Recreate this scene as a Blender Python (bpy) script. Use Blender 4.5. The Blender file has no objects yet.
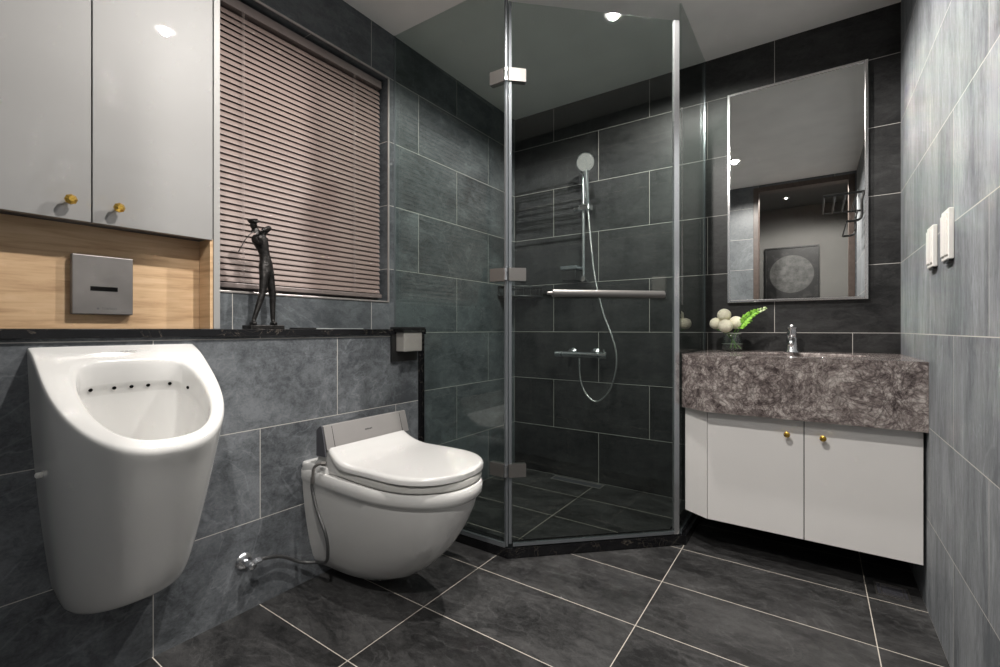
import bpy, bmesh, math, random
from mathutils import Vector, Matrix
random.seed(7)
PI = math.pi
sc = bpy.context.scene
C = sc.collection

# ------------------------------------------------------------------ camera
H = 2.3137            # ceiling height
D = 2.583             # back wall (y)
XR = 1.9555           # right wall (x); left wall is x = 0
YF = 0.03             # front wall (doorway wall)
XH = 0.1275           # face of the half wall
CAM = Vector((1.653, 0.0, 0.9166))
cam = bpy.data.objects.new('camera', bpy.data.cameras.new('camera'))
C.objects.link(cam)
cam.location = CAM
cam.rotation_euler = (PI / 2, 0, 0.6015)
cam.data.sensor_width = 36.0
cam.data.lens = 458.78 / 1000 * 36
cam.data.shift_y = -(333.5 - 329.19) / 1000
cam.data.clip_start = 0.01
sc.camera = cam

# ------------------------------------------------------------------ world, exposure
w = bpy.data.worlds.new('world'); sc.world = w
w.use_nodes = True
w.node_tree.nodes['Background'].inputs[0].default_value = (0.35, 0.42, 0.55, 1)
w.node_tree.nodes['Background'].inputs[1].default_value = 0.02
sc.view_settings.view_transform = 'Standard'
sc.view_settings.look = 'None'
sc.view_settings.gamma = 1
sc.view_settings.use_curve_mapping = False
sc.view_settings.exposure = 0.47
cy = sc.cycles
cy.max_bounces = 14; cy.diffuse_bounces = 6; cy.glossy_bounces = 6
cy.transmission_bounces = 8; cy.transparent_max_bounces = 24
cy.caustics_reflective = True; cy.caustics_refractive = False
cy.blur_glossy = 0.05
cy.sample_clamp_indirect = 0.0
cy.use_adaptive_sampling = False
cy.use_denoising = True
try:
    cy.denoiser = 'OPENIMAGEDENOISE'
    cy.denoising_input_passes = 'RGB_ALBEDO_NORMAL'
except Exception:
    pass

# downlights of the room: (x, y, ceiling z, watts)
DOWNLIGHTS = [(1.10, 0.88, H, 75.0, 'recessed ceiling downlight nearest the doorway, seen in the mirror'),
              (1.07, 1.80, H, 70.0, 'recessed ceiling downlight just outside the glass shower door')]
LAMP = (1.0, 0.955, 0.905)
SPREAD = math.radians(162); BLEND = 0.25
HALL_LIGHTS = [(1.40, -0.62, H, 3.0, 'small dim ceiling spotlight in the next room, seen in the mirror'),
               (1.62, -0.15, H, 78.0, 'added fill lamp on the next room ceiling, hidden behind the door header')]  # added fill for the vanity side, kept out of the mirror's view

# ------------------------------------------------------------------ node helpers
def mat(name):
    m = bpy.data.materials.new(name); m.use_nodes = True
    nt = m.node_tree; b = nt.nodes['Principled BSDF']
    return m, nt, b
def N(nt, t, **kw):
    n = nt.nodes.new(t)
    for k, v in kw.items():
        if k in n.inputs: n.inputs[k].default_value = v
        else: setattr(n, k, v)
    return n
def L(nt, a, b): nt.links.new(a, b)
def ramp(nt, fac, stops):
    r = nt.nodes.new('ShaderNodeValToRGB')
    e = r.color_ramp.elements
    while len(e) < len(stops): e.new(0.5)
    for q, (p, c) in zip(e, stops):
        q.position = p; q.color = (*c, 1) if len(c) == 3 else c
    L(nt, fac, r.inputs[0]); return r.outputs[0]
def math_(nt, op, a, b=None, v=None):
    n = nt.nodes.new('ShaderNodeMath'); n.operation = op
    L(nt, a, n.inputs[0])
    if b is not None: L(nt, b, n.inputs[1])
    if v is not None: n.inputs[1].default_value = v
    return n.outputs[0]
def mix(nt, fac, a, b, blend='MIX'):
    n = nt.nodes.new('ShaderNodeMix'); n.data_type = 'RGBA'; n.blend_type = blend
    for s, x in ((n.inputs[0], fac), (n.inputs[6], a), (n.inputs[7], b)):
        if isinstance(x, (int, float)): s.default_value = x
        elif isinstance(x, tuple): s.default_value = (*x, 1)
        else: L(nt, x, s)
    return n.outputs[2]
def simple(name, col, rough=0.5, metal=0.0, spec=0.5, coat=0.0, bump=0.0, bscale=200, var=0.04, vscale=6):
    """plain surface with a faint procedural mottling"""
    m, nt, b = mat(name)
    tc = N(nt, 'ShaderNodeTexCoord')
    n = N(nt, 'ShaderNodeTexNoise', Scale=vscale, Detail=4.0)
    L(nt, tc.outputs['Object'], n.inputs['Vector'])
    lo = tuple(c * (1 - var) for c in col); hi = tuple(min(1, c * (1 + var)) for c in col)
    L(nt, ramp(nt, n.outputs[0], [(0.3, lo), (0.7, hi)]), b.inputs['Base Color'])
    b.inputs['Roughness'].default_value = rough; b.inputs['Metallic'].default_value = metal
    b.inputs['Specular IOR Level'].default_value = spec
    b.inputs['Coat Weight'].default_value = coat; b.inputs['Coat Roughness'].default_value = 0.0
    if bump:
        n2 = N(nt, 'ShaderNodeTexNoise', Scale=bscale, Detail=3.0)
        L(nt, tc.outputs['Object'], n2.inputs['Vector'])
        bp = N(nt, 'ShaderNodeBump', Strength=bump, Distance=0.002)
        L(nt, n2.outputs[0], bp.inputs['Height']); L(nt, bp.outputs[0], b.inputs['Normal'])
    return m
def tile(name, axes, off, dark, light, grout, width=0.6, rowh=0.3, shift=0.5, mortar=0.0012,
         streak=(1, 1, 1), vein=0.5, rough=0.42, spec=0.45, tint=0.2, bump=0.25, dark_vein=0.25):
    """slate-look porcelain: axes picks the two world axes, off the joint origin"""
    m, nt, b = mat(name)
    tc = N(nt, 'ShaderNodeTexCoord')
    sx = N(nt, 'ShaderNodeSeparateXYZ'); L(nt, tc.outputs['Object'], sx.inputs[0])
    cx = N(nt, 'ShaderNodeCombineXYZ')
    for i, a in enumerate(axes):
        L(nt, math_(nt, 'ADD', sx.outputs['XYZ'.index(a)], v=-off[i] + 6.0 * (width if i == 0 else rowh)), cx.inputs[i])
    br = N(nt, 'ShaderNodeTexBrick', offset=shift, offset_frequency=2, squash=1.0)
    br.inputs['Color1'].default_value = (0, 0, 0, 1); br.inputs['Color2'].default_value = (1, 1, 1, 1)
    br.inputs['Mortar'].default_value = (0.5, 0.5, 0.5, 1)
    br.inputs['Scale'].default_value = 1; br.inputs['Mortar Size'].default_value = mortar
    br.inputs['Mortar Smooth'].default_value = 0.1
    br.inputs['Brick Width'].default_value = width; br.inputs['Row Height'].default_value = rowh
    L(nt, cx.outputs[0], br.inputs['Vector'])
    bw = N(nt, 'ShaderNodeRGBToBW'); L(nt, br.outputs['Color'], bw.inputs[0])
    wv = math_(nt, 'MULTIPLY', bw.outputs[0], v=23.0)
    mp = N(nt, 'ShaderNodeMapping'); mp.inputs['Scale'].default_value = streak
    L(nt, tc.outputs['Object'], mp.inputs['Vector'])
    n1 = N(nt, 'ShaderNodeTexNoise', noise_dimensions='4D', Scale=2.6, Detail=7.0, Roughness=0.62, Distortion=0.7)
    L(nt, mp.outputs[0], n1.inputs['Vector']); L(nt, wv, n1.inputs['W'])
    n2 = N(nt, 'ShaderNodeTexNoise', noise_dimensions='4D', Scale=17.0, Detail=9.0, Roughness=0.78, Distortion=0.9)
    L(nt, mp.outputs[0], n2.inputs['Vector']); L(nt, wv, n2.inputs['W'])
    # thin pale veins: where a distorted noise crosses its middle value
    n3 = N(nt, 'ShaderNodeTexNoise', noise_dimensions='4D', Scale=1.9, Detail=5.0, Roughness=0.55, Distortion=1.6)
    L(nt, mp.outputs[0], n3.inputs['Vector']); L(nt, wv, n3.inputs['W'])
    d = math_(nt, 'ABSOLUTE', math_(nt, 'SUBTRACT', n3.outputs[0], v=0.52))
    vn = ramp(nt, d, [(0.0, (1, 1, 1)), (0.012, (0, 0, 0))])
    n4 = N(nt, 'ShaderNodeTexNoise', Scale=120.0, Detail=4.0, Roughness=0.7)
    L(nt, mp.outputs[0], n4.inputs['Vector'])
    f_ = math_(nt, 'ADD', math_(nt, 'MULTIPLY', n1.outputs[0], v=0.42), math_(nt, 'MULTIPLY', n2.outputs[0], v=0.42))
    f_ = math_(nt, 'ADD', f_, math_(nt, 'MULTIPLY', n4.outputs[0], v=0.16))
    mid = tuple(a_ * 0.5 + b_ * 0.5 for a_, b_ in zip(dark, light))
    base = ramp(nt, f_, [(0.425, dark), (0.50, mid), (0.575, light)])
    d2 = math_(nt, 'ABSOLUTE', math_(nt, 'SUBTRACT', n3.outputs[0], v=0.44))
    dv = math_(nt, 'MULTIPLY', math_(nt, 'MULTIPLY', ramp(nt, d2, [(0.0, (1, 1, 1)), (0.014, (0, 0, 0))]), n2.outputs[0]), v=dark_vein)
    base = mix(nt, dv, base, tuple(c_ * 0.4 for c_ in dark))
    t1 = ramp(nt, bw.outputs[0], [(0.0, (1 - tint,) * 3), (1.0, (1 + 0 * tint,) * 3)])
    base = mix(nt, 1.0, base, t1, 'MULTIPLY')
    vf = math_(nt, 'MULTIPLY', math_(nt, 'MULTIPLY', vn, n1.outputs[0]), v=vein)
    base = mix(nt, vf, base, tuple(min(1, c * 2.2 + 0.03) for c in light))
    col = mix(nt, br.outputs['Fac'], base, grout)
    L(nt, col, b.inputs['Base Color'])
    rr = N(nt, 'ShaderNodeMapRange'); rr.inputs['To Min'].default_value = rough - 0.1; rr.inputs['To Max'].default_value = rough + 0.12
    L(nt, n2.outputs[0], rr.inputs['Value']); L(nt, rr.outputs[0], b.inputs['Roughness'])
    b.inputs['Specular IOR Level'].default_value = spec
    hgt = math_(nt, 'SUBTRACT', n2.outputs[0], br.outputs['Fac'])
    bp = N(nt, 'ShaderNodeBump', Strength=bump, Distance=0.002)
    L(nt, hgt, bp.inputs['Height']); L(nt, bp.outputs[0], b.inputs['Normal'])
    return m

GROUT = (0.55, 0.53, 0.49)
M = {}
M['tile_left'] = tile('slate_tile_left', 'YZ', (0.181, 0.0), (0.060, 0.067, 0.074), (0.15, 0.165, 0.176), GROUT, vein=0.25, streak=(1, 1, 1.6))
M['tile_half'] = tile('slate_tile_half', 'YZ', (0.209, -0.015), (0.060, 0.066, 0.073), (0.185, 0.198, 0.212), GROUT, vein=0.3, streak=(1, 1, 1.3))
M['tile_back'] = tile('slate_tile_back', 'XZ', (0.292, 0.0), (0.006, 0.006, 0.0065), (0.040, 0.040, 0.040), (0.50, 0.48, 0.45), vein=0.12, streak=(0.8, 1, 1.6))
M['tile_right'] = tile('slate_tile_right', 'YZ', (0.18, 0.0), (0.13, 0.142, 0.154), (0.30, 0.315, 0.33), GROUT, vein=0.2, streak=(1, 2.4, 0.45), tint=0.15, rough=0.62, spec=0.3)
M['tile_front'] = tile('slate_tile_front', 'XZ', (0.0, 0.0), (0.09, 0.10, 0.11), (0.18, 0.195, 0.205), GROUT, vein=0.2)
M['tile_floor'] = tile('slate_tile_floor', 'XY', (-0.019, -0.093), (0.014, 0.014, 0.0145), (0.078, 0.077, 0.077), (0.60, 0.55, 0.48), width=0.607, shift=0.0, vein=0.3,
                       streak=(1.2, 2.4, 1), rough=0.36, tint=0.3, mortar=0.0014, dark_vein=0.7)
M['ceiling'] = simple('painted_ceiling', (0.90, 0.885, 0.855), 0.8, bump=0.05)
M['ceramic'] = simple('glazed_ceramic', (0.69, 0.685, 0.67), 0.12, coat=0.6, var=0.01)
M['seat_plastic'] = simple('seat_plastic', (0.56, 0.555, 0.545), 0.2, coat=0.3, var=0.01)
M['spray'] = simple('spray_plate', (0.24, 0.24, 0.235), 0.5, var=0.5, vscale=230)
M['seat_grey'] = simple('seat_ring_plastic', (0.50, 0.495, 0.47), 0.3, var=0.01)
M['dark_plastic'] = simple('dark_plastic', (0.07, 0.07, 0.08), 0.4)
M['dark_hole'] = simple('dark_recess', (0.006, 0.006, 0.006), 1.0, spec=0.05)
M['chrome'] = simple('chrome', (0.85, 0.86, 0.88), 0.20, 1.0, var=0.02)
M['steel'] = simple('brushed_steel', (0.30, 0.285, 0.27), 0.36, 0.85, var=0.06)
M['steel_bar'] = simple('satin_steel_bar', (0.46, 0.44, 0.43), 0.30, 0.55, var=0.04)
M['pull'] = simple('brushed_pull_metal', (0.25, 0.24, 0.23), 0.34, 0.7, var=0.04)
M['cover_grey'] = simple('grey_cover', (0.30, 0.29, 0.27), 0.4, 0.2, var=0.05)
M['gunmetal'] = simple('gunmetal_plate', (0.24, 0.225, 0.215), 0.34, 0.55, var=0.14, vscale=9)
M['braid'] = simple('braided_hose_metal', (0.22, 0.22, 0.22), 0.38, 1.0, bump=0.6, bscale=900)
M['hose'] = simple('silver_hose_metal', (0.72, 0.72, 0.72), 0.25, 1.0, bump=0.5, bscale=1200)
M['brass'] = simple('polished_brass', (0.80, 0.50, 0.10), 0.24, 1.0, var=0.05)
M['lacquer'] = simple('grey_lacquer', (0.25, 0.246, 0.241), 0.5, coat=0.8, var=0.012)
M['lacquer_edge'] = simple('pale_lacquer_edge', (0.30, 0.295, 0.285), 0.4, var=0.01)
M['lacquer_vanity'] = simple('warm_grey_lacquer', (0.80, 0.78, 0.76), 0.4, coat=0.2, var=0.012)
M['black'] = simple('black_metal', (0.012, 0.012, 0.012), 0.35)
M['bronze'] = simple('dark_bronze', (0.030, 0.028, 0.027), 0.38, 0.7, var=0.5, vscale=60, bump=0.8, bscale=160)
M['slat'] = simple('taupe_slat', (0.235, 0.178, 0.160), 0.5, 0.0, var=0.05)
M['slat_rail'] = simple('taupe_rail', (0.20, 0.165, 0.155), 0.4, 0.2, var=0.04)
M['cord'] = simple('taupe_cord', (0.34, 0.28, 0.26), 0.6)
M['trim_metal'] = simple('pale_trim_metal', (0.45, 0.42, 0.40), 0.35, 0.6)
M['white_plastic'] = simple('white_plastic', (0.86, 0.84, 0.80), 0.3, var=0.01)
M['frame_metal'] = simple('polished_frame_metal', (0.80, 0.79, 0.79), 0.16, 1.0, var=0.02)
M['hall_wall'] = simple('hall_wall_paint', (0.145, 0.142, 0.135), 0.8)
M['door_frame'] = simple('brown_door_frame', (0.085, 0.062, 0.052), 0.4, var=0.2, vscale=30)
M['seal'] = simple('grey_glass_seal', (0.26, 0.28, 0.30), 0.25, 0.6)
M['post'] = simple('bright_profile', (0.78, 0.79, 0.81), 0.16, 0.9, var=0.02)
M['petal'] = simple('cream_bloom', (0.95, 0.87, 0.68), 0.8, var=0.14, vscale=220, bump=1.0, bscale=260)
M['leaf'] = simple('fern_green', (0.30, 0.62, 0.08), 0.5, var=0.25, vscale=120)
M['leaf_tip'] = simple('pale_leaf', (0.75, 0.85, 0.5), 0.5, var=0.1, vscale=120)
M['water_line'] = simple('glass_edge', (0.35, 0.38, 0.33), 0.15)
M['stem'] = simple('stem_green', (0.10, 0.26, 0.04), 0.5, var=0.3, vscale=90)
M['ink'] = simple('grey_print', (0.12, 0.12, 0.12), 0.5)
M['night'] = simple('night_glass', (0.01, 0.012, 0.016), 0.08)
M['shelf_glass'] = simple('pale_strip', (0.33, 0.35, 0.35), 0.2)

def glass(name, tint, ior=1.5):
    m, nt, b = mat(name); nt.nodes.remove(b)
    out = nt.nodes['Material Output']
    tr = N(nt, 'ShaderNodeBsdfTransparent'); tr.inputs[0].default_value = (*tint, 1)
    gl = N(nt, 'ShaderNodeBsdfGlossy'); gl.inputs['Roughness'].default_value = 0.0
    # same reflectance from both faces of the pane
    ge = N(nt, 'ShaderNodeNewGeometry'); fr = N(nt, 'ShaderNodeFresnel')
    mr = N(nt, 'ShaderNodeMapRange'); mr.inputs['To Min'].default_value = ior; mr.inputs['To Max'].default_value = 1 / ior
    L(nt, ge.outputs['Backfacing'], mr.inputs['Value']); L(nt, mr.outputs[0], fr.inputs['IOR'])
    mx = N(nt, 'ShaderNodeMixShader')
    L(nt, fr.outputs[0], mx.inputs[0]); L(nt, tr.outputs[0], mx.inputs[1]); L(nt, gl.outputs[0], mx.inputs[2])
    L(nt, mx.outputs[0], out.inputs[0])
    return m
M['glass'] = glass('shower_glass', (0.865, 0.90, 0.885))
M['vase_glass'] = glass('vase_glass', (0.90, 0.93, 0.91), 1.9)
M['mirror'] = simple('mirror_silver', (0.82, 0.83, 0.82), 0.0, 1.0, var=0.0)

def emit(name, col, s):
    m, nt, b = mat(name); nt.nodes.remove(b)
    e = N(nt, 'ShaderNodeEmission'); e.inputs[0].default_value = (*col, 1); e.inputs[1].default_value = s
    L(nt, e.outputs[0], nt.nodes['Material Output'].inputs[0]); return m
M['lamp'] = emit('lamp_diffuser', (1.0, 0.95, 0.90), 14.0)
M['lamp_dim'] = emit('hall_lamp_diffuser', (1.0, 0.9, 0.8), 0.25)

def wood():
    m, nt, b = mat('oak_veneer')
    tc = N(nt, 'ShaderNodeTexCoord')
    mp = N(nt, 'ShaderNodeMapping'); mp.inputs['Scale'].default_value = (1, 1.6, 22)
    L(nt, tc.outputs['Object'], mp.inputs[0])
    n = N(nt, 'ShaderNodeTexNoise', Scale=3.0, Detail=8.0, Roughness=0.65, Distortion=0.5)
    L(nt, mp.outputs[0], n.inputs['Vector'])
    mp2 = N(nt, 'ShaderNodeMapping'); mp2.inputs['Scale'].default_value = (1, 1.2, 6)
    L(nt, tc.outputs['Object'], mp2.inputs[0])
    n2 = N(nt, 'ShaderNodeTexNoise', Scale=2.2, Detail=3.0, Distortion=1.4)
    L(nt, mp2.outputs[0], n2.inputs['Vector'])
    f = math_(nt, 'ADD', math_(nt, 'MULTIPLY', n.outputs[0], v=0.6), math_(nt, 'MULTIPLY', n2.outputs[0], v=0.4))
    L(nt, ramp(nt, f, [(0.34, (0.36, 0.22, 0.115)), (0.5, (0.56, 0.375, 0.215)), (0.66, (0.66, 0.47, 0.29))]), b.inputs['Base Color'])
    b.inputs['Roughness'].default_value = 0.5
    return m
M['wood'] = wood()

def black_marble():
    m, nt, b = mat('black_marble')
    tc = N(nt, 'ShaderNodeTexCoord')
    n = N(nt, 'ShaderNodeTexNoise', Scale=9.0, Detail=6.0, Distortion=1.8)
    L(nt, tc.outputs['Object'], n.inputs['Vector'])
    d = math_(nt, 'ABSOLUTE', math_(nt, 'SUBTRACT', n.outputs[0], v=0.56))
    v = ramp(nt, d, [(0.0, (0.10, 0.085, 0.07)), (0.005, (0.008, 0.008, 0.009))])
    L(nt, v, b.inputs['Base Color']); b.inputs['Roughness'].default_value = 0.12
    return m
M['marble'] = black_marble()

def vanity_stone():
    m, nt, b = mat('brown_veined_marble')
    tc = N(nt, 'ShaderNodeTexCoord')
    n0 = N(nt, 'ShaderNodeTexNoise', Scale=6.0, Detail=4.0, Distortion=0.6)
    L(nt, tc.outputs['Object'], n0.inputs['Vector'])
    add = N(nt, 'ShaderNodeVectorMath', operation='MULTIPLY_ADD')
    L(nt, n0.outputs['Color'], add.inputs[0]); add.inputs[1].default_value = (0.12,) * 3
    L(nt, tc.outputs['Object'], add.inputs[2])
    outs = []
    for s, wd in ((24.0, 0.07), (62.0, 0.16)):
        v = N(nt, 'ShaderNodeTexVoronoi', feature='DISTANCE_TO_EDGE', Scale=s)
        L(nt, add.outputs[0], v.inputs['Vector'])
        outs.append(ramp(nt, v.outputs['Distance'], [(0.0, (1, 1, 1)), (wd, (0, 0, 0))]))
    n1 = N(nt, 'ShaderNodeTexNoise', Scale=26.0, Detail=8.0, Roughness=0.8)
    L(nt, add.outputs[0], n1.inputs['Vector'])
    base = ramp(nt, n1.outputs[0], [(0.36, (0.045, 0.034, 0.034)), (0.5, (0.235, 0.197, 0.187)), (0.62, (0.54, 0.49, 0.46))])
    n2 = N(nt, 'ShaderNodeTexNoise', Scale=5.0, Detail=3.0)
    L(nt, tc.outputs['Object'], n2.inputs['Vector'])
    pale = ramp(nt, n2.outputs[0], [(0.46, (0.03, 0.022, 0.022)), (0.66, (0.42, 0.38, 0.35))])
    c = mix(nt, math_(nt, 'MULTIPLY', outs[0], v=0.55), base, pale)
    c = mix(nt, math_(nt, 'MULTIPLY', outs[1], v=0.45), c, (0.035, 0.028, 0.028))
    L(nt, c, b.inputs['Base Color']); b.inputs['Roughness'].default_value = 0.16
    return m
M['stone'] = vanity_stone()

def art():
    m, nt, b = mat('moonlike_print')
    tc = N(nt, 'ShaderNodeTexCoord')
    n = N(nt, 'ShaderNodeTexNoise', Scale=14.0, Detail=8.0, Roughness=0.7); L(nt, tc.outputs['Object'], n.inputs['Vector'])
    sx = N(nt, 'ShaderNodeSeparateXYZ'); L(nt, tc.outputs['Object'], sx.inputs[0])
    ux = math_(nt, 'DIVIDE', sx.outputs[0], v=0.225); uz = math_(nt, 'DIVIDE', math_(nt, 'ADD', sx.outputs[2], v=-0.29), v=0.225)
    r = math_(nt, 'ADD', math_(nt, 'MULTIPLY', ux, ux), math_(nt, 'MULTIPLY', uz, uz))
    disc = ramp(nt, math_(nt, 'ADD', r, math_(nt, 'MULTIPLY', n.outputs[0], v=0.12)), [(0.95, (1, 1, 1)), (1.10, (0, 0, 0))])
    c1 = ramp(nt, n.outputs[0], [(0.3, (0.02, 0.02, 0.02)), (0.7, (0.12, 0.12, 0.115))])
    c2 = ramp(nt, n.outputs[0], [(0.50, (0.006, 0.006, 0.006)), (0.8, (0.05, 0.05, 0.05))])
    L(nt, mix(nt, disc, c2, c1), b.inputs['Base Color']); b.inputs['Roughness'].default_value = 0.4
    return m
M['art'] = art()

# ------------------------------------------------------------------ mesh helpers (all in world coordinates)
def new(): return bmesh.new()
def box(bm, x0, x1, y0, y1, z0, z1, bev=0.0, seg=2):
    r = bmesh.ops.create_cube(bm, size=1)
    vs = r['verts']
    for v in vs:
        v.co = Vector((x0 if v.co.x < 0 else x1, y0 if v.co.y < 0 else y1, z0 if v.co.z < 0 else z1))
    if bev:
        es = list({e for v in vs for e in v.link_edges})
        bmesh.ops.bevel(bm, geom=es, offset=bev, segments=seg, affect='EDGES', profile=0.5)
    return bm
def prism(bm, pts, z0, z1):
    lo = [bm.verts.new((x, y, z0)) for x, y in pts]; hi = [bm.verts.new((x, y, z1)) for x, y in pts]
    n = len(pts)
    bm.faces.new(lo[::-1]); bm.faces.new(hi)
    for i in range(n): bm.faces.new((lo[i], lo[(i + 1) % n], hi[(i + 1) % n], hi[i]))
    return bm
def ring(bm, pts): return [bm.verts.new(p) for p in pts]
def bridge(bm, a, b, closed=True):
    n = len(a)
    for i in range(n if closed else n - 1):
        bm.faces.new((a[i], a[(i + 1) % n], b[(i + 1) % n], b[i]))
def lathe(bm, prof, base, axis='Z', n=32, cap=True):
    """prof: (radius, height) list; base point; axis letter or vector"""
    ax = {'X': (1, 0, 0), 'Y': (0, 1, 0), 'Z': (0, 0, 1)}[axis] if isinstance(axis, str) else axis
    ax = Vector(ax).normalized()
    q = Vector((0, 0, 1)).rotation_difference(ax)
    rs = []
    for r, h in prof:
        rs.append(ring(bm, [Vector(base) + q @ Vector((r * math.cos(t), r * math.sin(t), h)) for t in [2 * PI * i / n for i in range(n)]]))
    for a, b in zip(rs, rs[1:]): bridge(bm, a, b)
    if cap:
        bm.faces.new(rs[0][::-1]); bm.faces.new(rs[-1])
    return bm
def smooth_path(pts, sub=8):
    P = [Vector(p) for p in pts]
    if len(P) < 3: return P
    Q = [P[0] * 2 - P[1]] + P + [P[-1] * 2 - P[-2]]
    out = []
    for i in range(1, len(Q) - 2):
        p0, p1, p2, p3 = Q[i - 1:i + 3]
        for k in range(sub):
            t = k / sub
            out.append(0.5 * ((2 * p1) + (p2 - p0) * t + (2 * p0 - 5 * p1 + 4 * p2 - p3) * t * t + (3 * p1 - p0 - 3 * p2 + p3) * t ** 3))
    out.append(P[-1]); return out
def tube(bm, pts, r, n=12, sub=8, smooth=True):
    P = smooth_path(pts, sub) if smooth else [Vector(p) for p in pts]
    R = r if isinstance(r, (list, tuple)) else None
    prev = None; rs = []
    up = None
    for i, p in enumerate(P):
        t = (P[min(i + 1, len(P) - 1)] - P[max(i - 1, 0)]).normalized()
        if up is None:
            up = t.orthogonal().normalized()
        else:
            up = (up - t * up.dot(t)).normalized()
        s = t.cross(up)
        rad = r if R is None else R[0] + (R[1] - R[0]) * i / (len(P) - 1)
        rs.append(ring(bm, [p + (up * math.cos(a) + s * math.sin(a)) * rad for a in [2 * PI * k / n for k in range(n)]]))
    for a, b in zip(rs, rs[1:]): bridge(bm, a, b)
    bm.faces.new(rs[0][::-1]); bm.faces.new(rs[-1])
    return bm
def obj(name, bm, m, parent=None, loc=None, sm=False, sub=0):
    bmesh.ops.recalc_face_normals(bm, faces=bm.faces[:])
    off = Vector(parent.matrix_world.translation if parent else (loc or (0, 0, 0)))
    if parent:
        off = Vector(parent['_w'])
    for v in bm.verts: v.co -= off
    me = bpy.data.meshes.new(name); bm.to_mesh(me); bm.free()
    me.materials.append(m)
    if sm:
        for p in me.polygons: p.use_smooth = True
        try: me.set_sharp_from_angle(angle=math.radians(40))
        except Exception: pass
    o = bpy.data.objects.new(name, me); C.objects.link(o)
    o['_w'] = tuple(off)
    if parent: o.parent = parent
    else: o.location = off
    if sub:
        s = o.modifiers.new('sub', 'SUBSURF'); s.levels = sub; s.render_levels = sub
    return o
def thing(name, label, cat, loc, group=None):
    o = bpy.data.objects.new(name, None); C.objects.link(o)
    o.location = loc; o['_w'] = tuple(loc); o['label'] = label; o['category'] = cat
    o.empty_display_size = 0.05
    if group: o['group'] = group
    return o
def tag(o, label, cat, group=None):
    o['label'] = label; o['category'] = cat
    if group: o['group'] = group
    return o
def lab(o, label): o['label'] = label; return o
def struct(name, bm, m, **k):
    o = obj(name, bm, m, **k); o['kind'] = 'structure'; return o
def text(name, s, size, loc, rot, m, parent, depth=0.0006, bold=0):
    cu = bpy.data.curves.new(name, 'FONT'); cu.body = s; cu.size = size; cu.extrude = depth
    cu.align_x = 'CENTER'; cu.align_y = 'CENTER'; cu.offset = bold
    t = bpy.data.objects.new(name + '_tmp', cu); C.objects.link(t)
    bpy.context.view_layer.update()
    me = bpy.data.meshes.new_from_object(t)
    bpy.data.objects.remove(t)
    me.transform(Matrix.Translation(Vector(loc) - Vector(parent['_w'])) @ rot)
    me.materials.clear(); me.materials.append(m)
    o = bpy.data.objects.new(name, me); C.objects.link(o); o.parent = parent; o['_w'] = tuple(parent['_w'])
    return o
ROT_LEFTWALL = Matrix(((0, 0, 1, 0), (1, 0, 0, 0), (0, 1, 0, 0), (0, 0, 0, 1)))   # text reads along +y, faces +x

# ------------------------------------------------------------------ room shell
T = 0.1
bm = new(); box(bm, -T, XR + T, YF - T, D + T, -0.1, 0); struct('floor', bm, M['tile_floor'])
bm = new(); box(bm, -T, XR + T, YF - T, D + T, H, H + 0.1); struct('ceiling', bm, M['ceiling'])
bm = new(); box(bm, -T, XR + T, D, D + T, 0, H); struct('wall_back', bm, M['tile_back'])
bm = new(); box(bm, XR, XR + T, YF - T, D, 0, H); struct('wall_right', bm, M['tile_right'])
# left wall with the window opening
WY0, WY1, WZ0, WZ1 = 0.42, 1.479, 1.048, 2.094
bm = new()
box(bm, -0.16, 0, YF - T, WY0, 0, H); box(bm, -0.16, 0, WY1, D, 0, H)
box(bm, -0.16, 0, WY0, WY1, 0, WZ0); box(bm, -0.16, 0, WY0, WY1, WZ1, H)
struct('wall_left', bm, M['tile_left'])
# front wall: the doorway the picture is taken from
DX0, DX1, DZ = 1.157, 1.945, 2.29
bm = new()
box(bm, 0, DX0, YF - T, YF, 0, H); box(bm, DX1, XR, YF - T, YF, 0, H); box(bm, DX0, DX1, YF - T, YF, DZ, H)
struct('wall_front', bm, M['tile_front'])
fr = new()
box(fr, DX0, DX0 + 0.045, YF - T - 0.01, YF + 0.004, 0, DZ, 0.002)
box(fr, DX1 - 0.045, DX1, YF - T - 0.01, YF + 0.004, 0, DZ, 0.002)
box(fr, DX0 + 0.045, DX1 - 0.045, YF - T - 0.01, YF + 0.004, DZ - 0.045, DZ, 0.002)
o = struct('trim_1', fr, M['door_frame']); o['label'] = 'brown door frame around the doorway, seen in the mirror'
# the room beyond the doorway
HY = -1.12
bm = new(); box(bm, 0.1, 2.9, HY, YF - T, -0.1, 0); struct('floor', bm, M['hall_wall'])
bm = new(); box(bm, 0.1, 2.9, HY, YF - T, H, H + 0.1); struct('ceiling', bm, M['hall_wall'])
bm = new(); box(bm, 0.1, 1.655, HY - 0.1, HY, 0, H); box(bm, 1.661, 2.9, HY - 0.1, HY, 0, H); box(bm, 1.655, 1.661, HY - 0.1, HY - 0.008, 0, H)
struct('wall_hall', bm, M['hall_wall'])
bm = new(); box(bm, 0.0, 0.1, HY, YF - T, 0, H); box(bm, 2.9, 3.0, HY, YF - T, 0, H); box(bm, XR + T, 2.9, YF - T, YF - T + 0.1, 0, H)
struct('wall_hall', bm, M['hall_wall'])
# half wall under the ledge
HE = 1.547
bm = new(); box(bm, 0.0005, XH, YF, HE, 0, 0.893); struct('wall_half', bm, M['tile_half'])
bm = new(); box(bm, 0.0005, XH + 0.004, HE + 0.0005, HE + 0.040, 0, 0.8925, 0.001)
o = struct('trim_2', bm, M['marble'])
bm = new(); box(bm, 0.0005, XH + 0.012, YF + 0.001, HE + 0.042, 0.8935, 0.9165, 0.0015)
tag(obj('stone_ledge', bm, M['marble']), 'long polished black marble ledge on top of the grey tiled half wall', 'ledge')

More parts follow.
